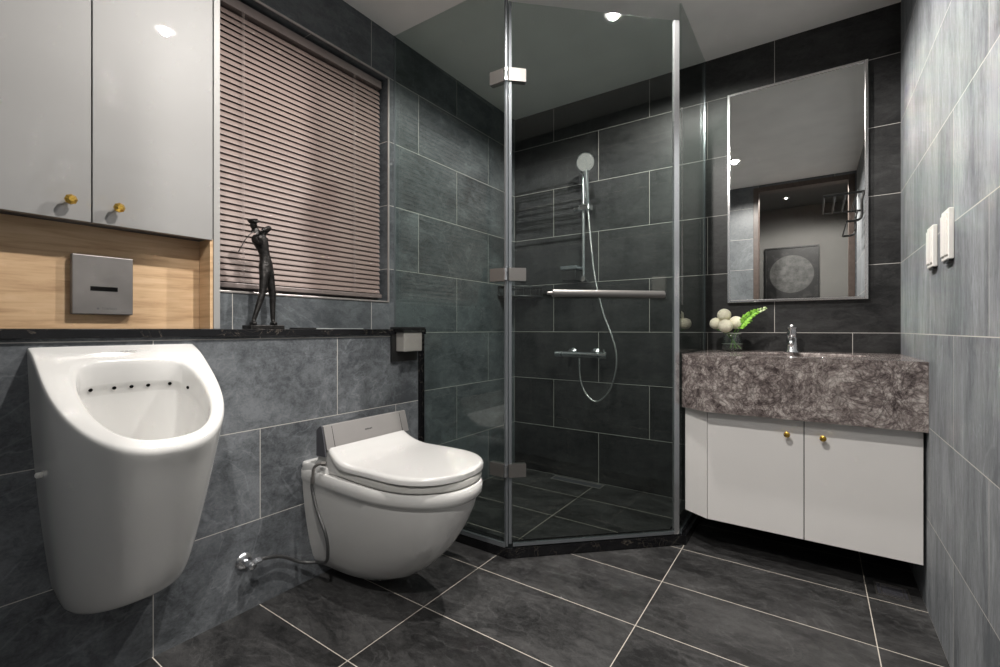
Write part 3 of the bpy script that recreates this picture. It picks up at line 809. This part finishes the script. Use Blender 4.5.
# vertical profiles
bm = new(); tube(bm, [(0.635, 1.5335, CURB), (0.635, 1.5335, H - 0.002)], 0.0045, 8, smooth=False)
slab(bm, (0.6295, 1.527), (0.6325, 1.537), 0.010, CURB, H - 0.002)
obj('corner_seal', bm, M['seal'], sh)
bm = new(); slab(bm, (0.6395, 1.5375), (0.648, 1.5455), 0.011, CURB + 0.012, DT); obj('hinge_side_seal', bm, M['seal'], door)
bm = new(); slab(bm, (1.156, 2.0290), (1.1725, 2.0450), 0.015, CURB, DT); lab(obj('latch_profile', bm, M['post'], sh), 'bright metal door strike profile')
bm = new(); slab(bm, (0.652, 1.549), (1.158, 2.031), 0.013, CURB, CURB + 0.0115); obj('bottom_rail', bm, M['seal'], door)
bm = new(); slab(bm, (XH + 0.070, 1.524), (0.6280, 1.532), 0.011, 0.0405, CURB + 0.012); obj('glazing_channel', bm, M['seal'], sh)
bm = new(); slab(bm, (1.178, 2.060), (1.178, D - 0.001), 0.0085, 0.0405, CURB + 0.012); obj('glazing_channel', bm, M['seal'], sh)
bm = new(); slab(bm, (1.178, D - 0.004), (1.178, D - 0.0003), 0.0085, CURB, H - 0.001); obj('wall_seal', bm, M['seal'], sh)
bm = new(); slab(bm, (0.0003, 1.520), (0.004, 1.520), 0.011, 0.927, H - 0.001); obj('wall_seal', bm, M['seal'], sh)
dd = Vector((0.538, 0.518, 0)).normalized(); dn = Vector((dd.y, -dd.x, 0))
for zc in (1.935, 1.136, 0.350):
    bm = new()
    slab(bm, (0.560, 1.5307), (0.630, 1.532), 0.026, zc - 0.026, zc + 0.026)
    slab(bm, (0.639, 1.5365), (0.639 + 0.070 * dd.x, 1.5365 + 0.070 * dd.y), 0.026, zc - 0.026, zc + 0.026)
    hg = obj('hinge', bm, M['steel'], sh)
    bm = new(); lathe(bm, [(0.0085, 0), (0.0085, 0.012)], (0.6345, 1.523, zc - 0.024), 'Z', 12); lathe(bm, [(0.0085, 0), (0.0085, 0.012)], (0.6345, 1.523, zc + 0.012), 'Z', 12)
    lathe(bm, [(0.0060, 0), (0.0060, 0.024)], (0.6345, 1.523, zc - 0.012), 'Z', 12); obj('hinge_pin', bm, M['chrome'], hg, sm=True)
# door pull: horizontal bar
pa = Vector((0.765, 1.652, 0)) ; pb_ = Vector((1.108, 1.982, 0))
a = pa + dn * 0.040; b = pb_ + dn * 0.040
bm = new(); lathe(bm, [(0.006, -0.022), (0.0075, -0.001), (0.0155, 0.0), (0.0155, (b - a).length), (0.0115, (b - a).length + 0.003)], (a.x, a.y, 1.060), dd, 20)
pull = obj('pull_bar', bm, M['pull'], door, sm=True)
for q in (0.05, 0.95):
    p = a.lerp(b, q); bm = new(); lathe(bm, [(0.008, 0.0), (0.008, 0.035), (0.012, 0.0352), (0.012, 0.0358)], (p.x, p.y, 1.060), -dn, 14); obj('standoff', bm, M['steel'], door)

# linear drain along the back wall of the shower
dr = thing('linear_drain', 'tile insert linear drain along the foot of the shower back wall', 'drain', (0.49, 2.53, 0.0))
bm = new()
for (x0, x1, y0, y1) in ((0.315, 0.635, 2.497, 2.501), (0.315, 0.635, 2.559, 2.563), (0.315, 0.319, 2.501, 2.559), (0.631, 0.635, 2.501, 2.559)):
    box(bm, x0, x1, y0, y1, 0.0003, 0.002)
obj('frame', bm, M['trim_metal'], dr)
bm = new(); box(bm, 0.322, 0.628, 2.504, 2.556, 0.0003, 0.0013); obj('insert', bm, M['dark_plastic'], dr)

# ------------------------------------------------------------------ shower fittings
def at_back(d): return D - d
sr = thing('hand_shower', 'chrome hand shower on a riser rail against the dark shower wall', 'hand shower', (0.535, D, 1.2))
bm = new(); tube(bm, [(0.520, D - 0.055, 1.205), (0.520, D - 0.055, 1.865)], 0.0105, 16, smooth=False); obj('riser_rail', bm, M['chrome'], sr, sm=True)
for zz in (1.215, 1.850):
    bm = new(); lathe(bm, [(0.014, 0), (0.014, 0.048), (0.017, 0.050), (0.017, 0.070)], (0.520, D - 0.0003, zz), (0, -1, 0), 20); obj('wall_bracket', bm, M['chrome'], sr, sm=True)
bm = new(); box(bm, 0.505, 0.572, D - 0.095, D - 0.036, 1.612, 1.650, 0.006); lathe(bm, [(0.011, 0), (0.013, 0.045)], (0.508, D - 0.058, 1.635), (-1, 0, 0), 14)
obj('slider', bm, M['chrome'], sr)
# hand shower: handle rises from the slider, head faces the room and down
hb = Vector((0.560, D - 0.080, 1.605)); ht = Vector((0.561, D - 0.112, 1.835))
bm = new(); tube(bm, [hb, hb.lerp(ht, 0.5) + Vector((0.002, -0.002, 0)), ht], (0.0100, 0.0140), 14); obj('handle', bm, M['chrome'], sr, sm=True)
fd = Vector((0.28, -0.90, -0.34)).normalized(); hc = Vector((0.560, D - 0.118, 1.880))
bm = new(); lathe(bm, [(0.012, -0.034), (0.040, -0.018), (0.053, -0.004), (0.054, 0.004), (0.051, 0.008)], hc, fd, 32); head = obj('spray_head', bm, M['chrome'], sr, sm=True)
bm = new(); lathe(bm, [(0.0495, 0.0082), (0.0485, 0.0105), (0.02, 0.011)], hc, fd, 32)
fpnt = obj('spray_face', bm, M['spray'], head, sm=True)
bm = new(); tube(bm, [hb, (0.566, D - 0.085, 1.57), (0.578, D - 0.08, 1.42), (0.600, D - 0.075, 1.22), (0.646, D - 0.07, 1.02), (0.700, D - 0.07, 0.88), (0.728, D - 0.07, 0.77), (0.720, D - 0.07, 0.66),
                     (0.680, D - 0.07, 0.555), (0.610, D - 0.07, 0.497), (0.550, D - 0.07, 0.525), (0.512, D - 0.07, 0.60), (0.502, D - 0.07, 0.67), (0.500, D - 0.07, 0.745)], 0.0068, 10)
obj('hose', bm, M['hose'], sr, sm=True)
sd = thing('soap_dish', 'dark soap dish with a clear rim clipped low on the riser rail', 'soap dish', (0.45, D - 0.06, 1.21))
bm = new(); box(bm, 0.405, 0.498, D - 0.115, D - 0.015, 1.205, 1.268, 0.008, 2); obj('tray', bm, M['black'], sd)
bm = new(); box(bm, 0.399, 0.504, D - 0.122, D - 0.008, 1.2685, 1.292, 0.005, 2); obj('rim', bm, M['seal'], sd)
mx = thing('shower_mixer', 'chrome thermostatic bar mixer on the shower wall', 'mixer', (0.5, D, 0.77))
def tubebody(a, b, r): 
    bm = new(); lathe(bm, [(r * 0.85, 0), (r, 0.003), (r, b - a - 0.003), (r * 0.85, b - a)], (a + 0.009, D - 0.062, 0.766), 'X', 24); return bm
obj('body', tubebody(0.375, 0.610, 0.0185), M['chrome'], mx, sm=True)
obj('flow_knob', tubebody(0.328, 0.373, 0.0205), M['chrome'], mx, sm=True)
obj('temperature_knob', tubebody(0.612, 0.660, 0.0225), M['chrome'], mx, sm=True)
bm = new(); box(bm, 0.648, 0.656, D - 0.070, D - 0.054, 0.785, 0.802, 0.002); obj('temperature_lever', bm, M['chrome'], mx)
for xx in (0.425, 0.575):
    bm = new(); lathe(bm, [(0.030, 0), (0.031, 0.006), (0.024, 0.012), (0.016, 0.016), (0.016, 0.052)], (xx, D - 0.0003, 0.772), (0, -1, 0), 24); obj('union', bm, M['chrome'], mx, sm=True)

# corner wire basket
cb = thing('corner_basket', 'small black wire corner basket in the shower corner', 'basket', (0.0, D, 1.13))
bm = new()
for zz, rr_ in ((1.185, 0.0045), (1.125, 0.003)):
    tube(bm, [(0.004, D - 0.20, zz), (0.10, D - 0.17, zz), (0.19, D - 0.09, zz), (0.215, D - 0.004, zz)], rr_, 8)
    tube(bm, [(0.006, D - 0.20, zz), (0.006, D - 0.006, zz), (0.215, D - 0.006, zz)], rr_, 8, smooth=False)
for i in range(9):
    t = i / 8; p = smooth_path([(0.004, D - 0.20, 0), (0.10, D - 0.17, 0), (0.19, D - 0.09, 0), (0.215, D - 0.004, 0)])[int(t * 24)]
    tube(bm, [(p.x, p.y, 1.125), (p.x, p.y, 1.185)], 0.002, 6, smooth=False)
obj('wire_rim', bm, M['black'], cb)
bm = new(); prism(bm, [(0.006, D - 0.006), (0.006, D - 0.19), (0.10, D - 0.165), (0.185, D - 0.09), (0.21, D - 0.006)], 1.121, 1.125); obj('shelf', bm, M['black'], cb)

# ------------------------------------------------------------------ vanity
van = thing('vanity_unit', 'wall hung vanity with brown marble basin top and pale grey doors', 'vanity', (1.57, D, 0.14))
ZT, ZB = 0.811, 0.583
VY = 1.994
outl = [(1.1830, D - 0.0006), (1.1830, 2.068), (1.292, VY), (1.9545, VY), (1.9545, D - 0.0006)]
bm = new()
# top face with an oval basin hole: connect outline (subdivided) to oval by angle
bc = Vector((1.60, 2.285)); K = 64
def ray_out(a):
    d = Vector((math.cos(a), math.sin(a))); best = 1e9
    for i in range(len(outl)):
        p = Vector(outl[i]); q = Vector(outl[(i + 1) % len(outl)]); e_ = q - p
        den = d.x * e_.y - d.y * e_.x
        if abs(den) < 1e-9: continue
        t = ((p.x - bc.x) * e_.y - (p.y - bc.y) * e_.x) / den; u = ((p.x - bc.x) * d.y - (p.y - bc.y) * d.x) / den
        if t > 0 and -1e-6 <= u <= 1 + 1e-6: best = min(best, t)
    return bc + d * best
angs = sorted([2 * PI * i / K for i in range(K)] + [math.atan2(p[1] - bc.y, p[0] - bc.x) % (2 * PI) for p in outl])
top = ring(bm, [(*ray_out(a), ZT) for a in angs]); bot = ring(bm, [(*ray_out(a), ZB) for a in angs])
def oval(a, rx, ry, z): return (bc.x + rx * math.cos(a), bc.y + ry * math.sin(a), z)
r1 = ring(bm, [oval(a, 0.225, 0.165, ZT) for a in angs])
bridge(bm, top, r1); bridge(bm, bot, top)
prev = r1
for rx, ry, z in ((0.220, 0.160, ZT - 0.006), (0.208, 0.150, ZT - 0.06), (0.16, 0.115, ZT - 0.115), (0.06, 0.045, ZT - 0.13)):
    q = ring(bm, [oval(a, rx, ry, z) for a in angs]); bridge(bm, prev, q); prev = q
bm.faces.new(prev); bm.faces.new(bot[::-1])
obj('stone_top', bm, M['stone'], van)
CYF = 2.030
bm = new(); prism(bm, [(1.195, D - 0.001), (1.195, 2.1055), (1.296, CYF + 0.019), (1.944, CYF + 0.019), (1.944, D - 0.001)], 0.143, ZB - 0.001)
obj('carcass', bm, M['dark_plastic'], van)
bm = new(); prism(bm, [(1.192, 2.104), (1.192, 2.084), (1.2885, CYF), (1.2885, CYF + 0.0185)], 0.140, ZB - 0.002); obj('angled_panel', bm, M['lacquer_vanity'], van)
for (xa, xb, xk) in ((1.2905, 1.6185, 1.567), (1.6215, 1.9470, 1.677)):
    bm = new(); box(bm, xa, xb, CYF, CYF + 0.0185, 0.140, ZB - 0.002, 0.0008); d = obj('door', bm, M['lacquer_vanity'], van)
    k = new(); lathe(k, [(0.0045, 0), (0.0035, 0.010), (0.005, 0.013), (0.0105, 0.016), (0.0105, 0.021), (0.006, 0.024)], (xk, CYF, 0.524), (0, -1, 0), 20)
    lab(obj('knob', k, M['brass'], d, sm=True), 'round brass knob')
# basin tap
fx, fy = 1.566, 2.500
tap = thing('basin_tap', 'chrome single lever basin tap on the brown marble top', 'tap', (fx, fy, ZT))
bm = new(); lathe(bm, [(0.031, 0), (0.031, 0.004), (0.026, 0.010), (0.022, 0.050), (0.022, 0.066), (0.020, 0.070)], (fx, fy, ZT), 'Z', 28); obj('body', bm, M['chrome'], tap, sm=True)
bm = new(); tube(bm, [(fx, fy - 0.008, ZT + 0.050), (fx, fy - 0.055, ZT + 0.060), (fx, fy - 0.110, ZT + 0.048), (fx, fy - 0.118, ZT + 0.036)], (0.0135, 0.0105), 16); obj('spout', bm, M['chrome'], tap, sm=True)
bm = new(); lathe(bm, [(0.019, 0), (0.020, 0.004), (0.018, 0.034), (0.022, 0.038), (0.022, 0.044), (0.014, 0.047)], (fx, fy, ZT + 0.0715), (0, -0.04, 1), 24)
tube(bm, [(fx, fy, ZT + 0.112), (fx, fy - 0.05, ZT + 0.122)], (0.008, 0.006), 10, smooth=False); obj('lever', bm, M['chrome'], tap, sm=True)

# vase of blooms
VX, VYv = 1.327, 2.44
va = thing('glass_vase', 'round clear glass vase on the brown marble top left of the tap', 'vase', (VX, VYv, ZT))
bm = new(); pr_ = [(0.030, 0.0005), (0.043, 0.012), (0.048, 0.035), (0.045, 0.062), (0.037, 0.080), (0.040, 0.084)]
lathe(bm, pr_ + [(r - 0.003, z) for r, z in pr_[::-1][:-1]] + [(0.028, 0.006)], (VX, VYv, ZT), 'Z', 32); obj('bowl', bm, M['vase_glass'], va, sm=True)
blooms = []
def unproj(px, py, y):
    u = (px - 500) / 458.78; v = -(py - 329.19) / 458.78; c_, s_ = math.cos(0.6015), math.sin(0.6015)
    rx, ry = u * c_ - s_, u * s_ + c_; t = y / ry
    return Vector((1.653 + rx * t, y, 0.9166 + v * t))
for (px, py, y, r, lb) in ((724.2, 315, 2.45, 0.031, 'cream ball flower in the glass vase, topmost of its bunch'),
                           (716, 323.5, 2.455, 0.029, 'cream ball flower in the glass vase, farthest left of its bunch'),
                           (725.5, 326, 2.40, 0.032, 'cream ball flower in the glass vase, lowest and frontmost of its bunch'),
                           (736.0, 322.5, 2.44, 0.031, 'cream ball flower in the glass vase, the one beside the green fern')):
    c0 = unproj(px, py, y)
    fl = thing('ball_flower', lb, 'flower', (c0.x, c0.y, ZT + 0.012), 'cream ball flowers in the vase')
    bm = new(); bmesh.ops.create_icosphere(bm, subdivisions=4, radius=r)
    for v in bm.verts:
        n_ = v.co.normalized(); k = 1 + 0.045 * math.sin(23 * n_.x + 4 * n_.z) * math.sin(21 * n_.y + 3) * math.sin(19 * n_.z + 1)
        v.co = c0 + Vector((v.co.x * k, v.co.y * k, v.co.z * k * 0.97))
    obj('bloom', bm, M['petal'], fl, sm=True)
    bm = new(); tube(bm, [(c0.x, c0.y, c0.z - r * 0.9), (0.35 * c0.x + 0.65 * VX, 0.35 * c0.y + 0.65 * VYv, ZT + 0.082), (VX + 0.5 * (VX - c0.x), VYv + 0.3 * (VYv - c0.y), ZT + 0.014)], 0.0026, 8); obj('stem', bm, M['stem'], fl)
# fern sprig: a stem with pairs of leaflets
fs = thing('fern_sprig', 'bright green fern sprig leaning right out of the glass vase', 'fern', (VX, VYv, ZT + 0.012))
spine = smooth_path([(VX + 0.005, VYv, ZT + 0.015), unproj(736, 335, 2.43), unproj(745, 320, 2.42), unproj(755, 312.5, 2.42), unproj(767, 307.5, 2.42)], 7)
bm = new(); tube(bm, spine, 0.0015, 6, smooth=False); obj('stem', bm, M['stem'], fs)
bm = new(); tip = new()
for i in range(10, len(spine) - 1):
    p = spine[i]; t = (spine[i + 1] - spine[i - 1]).normalized(); f = (i - 10) / (len(spine) - 11)
    ln = 0.026 * (1 - f) ** 0.8 + 0.007
    for sgn in (-1, 1):
        for q_ in range(2):
            side = (t.cross(Vector((0, -1, 0))).normalized() * sgn * random.uniform(0.5, 0.95) + t * random.uniform(0.3, 0.8) + Vector((0, random.uniform(-0.7, 0.5), random.uniform(-0.2, 0.3)))).normalized()
            wv_ = t.cross(side).cross(side).normalized() * ln * random.uniform(0.22, 0.36)
            e1 = p + side * ln * random.uniform(0.7, 1.1); m1 = p + side * ln * 0.55
            B_ = bm if f < 0.72 else tip
            lift = Vector((0, random.uniform(-0.003, 0.001), 0.0015))
            c_ = [B_.verts.new(q) for q in (p, m1 + wv_, e1, m1 - wv_)]; d_ = B_.verts.new(m1 + lift)
            for a_, b_ in ((0, 1), (1, 2), (2, 3), (3, 0)): B_.faces.new((c_[a_], c_[b_], d_))
obj('leaves', bm, M['leaf'], fs); lab(obj('leaf_tip', tip, M['leaf_tip'], fs), 'pale yellow green tip')
bm = new(); lathe(bm, [(0.0385, 0.0825), (0.0402, 0.0845), (0.0385, 0.0865)], (VX, VYv, ZT), 'Z', 32, cap=False)
lathe(bm, [(0.0455, 0.035), (0.0465, 0.036), (0.0455, 0.037)], (VX, VYv, ZT), 'Z', 32, cap=False)
obj('rim', bm, M['water_line'], va)

# floor drain under the vanity
fd_ = thing('floor_drain', 'small square floor drain under the right end of the vanity', 'drain', (1.875, 2.095, 0.0))
bm = new()
for (x0, x1, y0, y1) in ((1.828, 1.922, 2.048, 2.053), (1.828, 1.922, 2.137, 2.142), (1.828, 1.833, 2.053, 2.137), (1.917, 1.922, 2.053, 2.137), (1.843, 1.846, 2.062, 2.128), (1.904, 1.907, 2.062, 2.128), (1.846, 1.904, 2.062, 2.065), (1.846, 1.904, 2.125, 2.128)):
    box(bm, x0, x1, y0, y1, 0.0003, 0.003)
obj('frame', bm, M['steel'], fd_)
bm = new(); box(bm, 1.834, 1.916, 2.054, 2.136, 0.0003, 0.0018); obj('grate', bm, M['dark_plastic'], fd_)

# ------------------------------------------------------------------ mirror
mi = thing('wall_mirror', 'tall rectangular mirror with a slim polished metal frame above the marble top', 'mirror', (1.567, D, 1.05))
mx0, mx1, mz0, mz1 = 1.288, 1.846, 1.049, 2.098; md = 0.022
bm = new(); f_ = 0.0125
for (x0, x1, z0, z1) in ((mx0, mx0 + f_, mz0, mz1), (mx1 - f_, mx1, mz0, mz1), (mx0 + f_, mx1 - f_, mz0, mz0 + f_), (mx0 + f_, mx1 - f_, mz1 - f_, mz1)):
    box(bm, x0, x1, D - md, D - 0.0005, z0, z1, 0.0015)
obj('frame', bm, M['frame_metal'], mi)
bm = new(); box(bm, mx0 + f_, mx1 - f_, D - md + 0.003, D - 0.001, mz0 + f_, mz1 - f_); lab(obj('mirror_glass', bm, M['mirror'], mi), 'reflecting glass')

# ------------------------------------------------------------------ switches on the right wall
def switch(y0, y1, z0, z1, label):
    t = thing('wall_switch', label, 'switch', (XR, (y0 + y1) / 2, z0), 'white switch plates on the right wall')
    bm = new(); box(bm, XR - 0.012, XR - 0.0005, y0, y1, z0, z1, 0.002); obj('plate', bm, M['white_plastic'], t)
    w_ = (y1 - y0 - 0.018) / 2
    for k in range(2):
        bm = new(); box(bm, XR - 0.0155, XR - 0.0118, y0 + 0.006 + k * (w_ + 0.006), y0 + 0.006 + k * (w_ + 0.006) + w_, z0 + 0.012, z1 - 0.012, 0.001); obj('rocker', bm, M['white_plastic'], t)
    bm = new(); box(bm, XR - 0.010, XR - 0.0008, (y0 + y1) / 2 - 0.03, (y0 + y1) / 2 + 0.03, z0 - 0.006, z0 - 0.0003); obj('lower_strip', bm, M['black'], t)  # narrow black strip along the lower edge of the plate
switch(1.866, 1.948, 1.105, 1.230, 'white double rocker switch on the right wall, farther from the doorway')
switch(1.668, 1.750, 1.103, 1.238, 'white double rocker switch on the right wall, nearer the doorway')

# towel rack on the right wall (seen in the mirror and in the glass)
rk = thing('towel_rack', 'black wall mounted towel shelf high on the right wall, seen in the mirror', 'towel rack', (XR, 0.96, 1.64))
RY0, RY1 = 0.66, 1.26
for yy in (RY0, RY1):
    bm = new()
    tube(bm, [(XR - 0.012, yy, 1.83), (XR - 0.255, yy, 1.83)], 0.008, 8, smooth=False)
    tube(bm, [(XR - 0.035, yy, 1.825), (XR - 0.045, yy, 1.77), (XR - 0.045, yy, 1.68), (XR - 0.065, yy, 1.645), (XR - 0.125, yy, 1.642)], 0.008, 8)
    box(bm, XR - 0.012, XR - 0.0005, yy - 0.014, yy + 0.014, 1.80, 1.855)
    obj('bracket', bm, M['black'], rk)
for (xx, zz) in ((0.07, 1.831), (0.13, 1.831), (0.19, 1.831), (0.250, 1.831), (0.125, 1.642)):
    bm = new(); tube(bm, [(XR - xx, RY0, zz), (XR - xx, RY1, zz)], 0.0055, 8, smooth=False); obj('rail', bm, M['black'], rk)

# framed picture in the room beyond
ar = thing('framed_picture', 'black framed dark picture with a pale round disc in the next room', 'picture', (1.43, HY, 1.26))
bm = new(); ax0, ax1, az0, az1 = 1.165, 1.695, 1.262, 1.862
for (x0, x1, z0, z1) in ((ax0, ax0 + .014, az0, az1), (ax1 - .014, ax1, az0, az1), (ax0 + .014, ax1 - .014, az0, az0 + .014), (ax0 + .014, ax1 - .014, az1 - .014, az1)):
    box(bm, x0, x1, HY + 0.0005, HY + 0.03, z0, z1)
obj('frame', bm, M['black'], ar)
bm = new(); box(bm, ax0 + .014, ax1 - .014, HY + 0.001, HY + 0.018, az0 + .014, az1 - .014); obj('print', bm, M['art'], ar)

# ------------------------------------------------------------------ lamps
def downlight(x, y, z, watts, label, r=0.040, m='lamp', soft=0.022):
    t = thing('ceiling_downlight', label, 'ceiling light', (x, y, z), 'recessed downlights')
    bm = new(); lathe(bm, [(r + 0.001, -0.0003), (r + 0.001, -0.004), (r + 0.008, -0.005), (r + 0.010, -0.0003)], (x, y, z), 'Z', 40, cap=False); obj('trim_ring', bm, M['white_plastic'], t, sm=True)
    bm = new(); lathe(bm, [(0.001, -0.0004), (r, -0.0004), (r, -0.0018), (0.001, -0.0018)], (x, y, z), 'Z', 40); obj('diffuser', bm, M[m], t)
    ld = bpy.data.lights.new('downlight', 'SPOT'); ld.shadow_soft_size = soft; ld.energy = watts; ld.color = LAMP
    ld.spot_size = SPREAD; ld.spot_blend = BLEND; ld.use_soft_falloff = False
    lo = bpy.data.objects.new('downlight_lamp', ld); C.objects.link(lo); lo.parent = t; lo.location = (0, 0, -0.004)
for (x, y, z, wt, lb) in DOWNLIGHTS: downlight(x, y, z, wt, lb)
for (x, y, z, wt, lb) in HALL_LIGHTS: downlight(x, y, z, wt, lb, r=0.022 if wt < 10 else 0.03, m='lamp_dim' if wt < 10 else 'lamp', soft=0.006 if wt < 10 else 0.022)

for o in sc.objects:
    if '_w' in o: del o['_w']
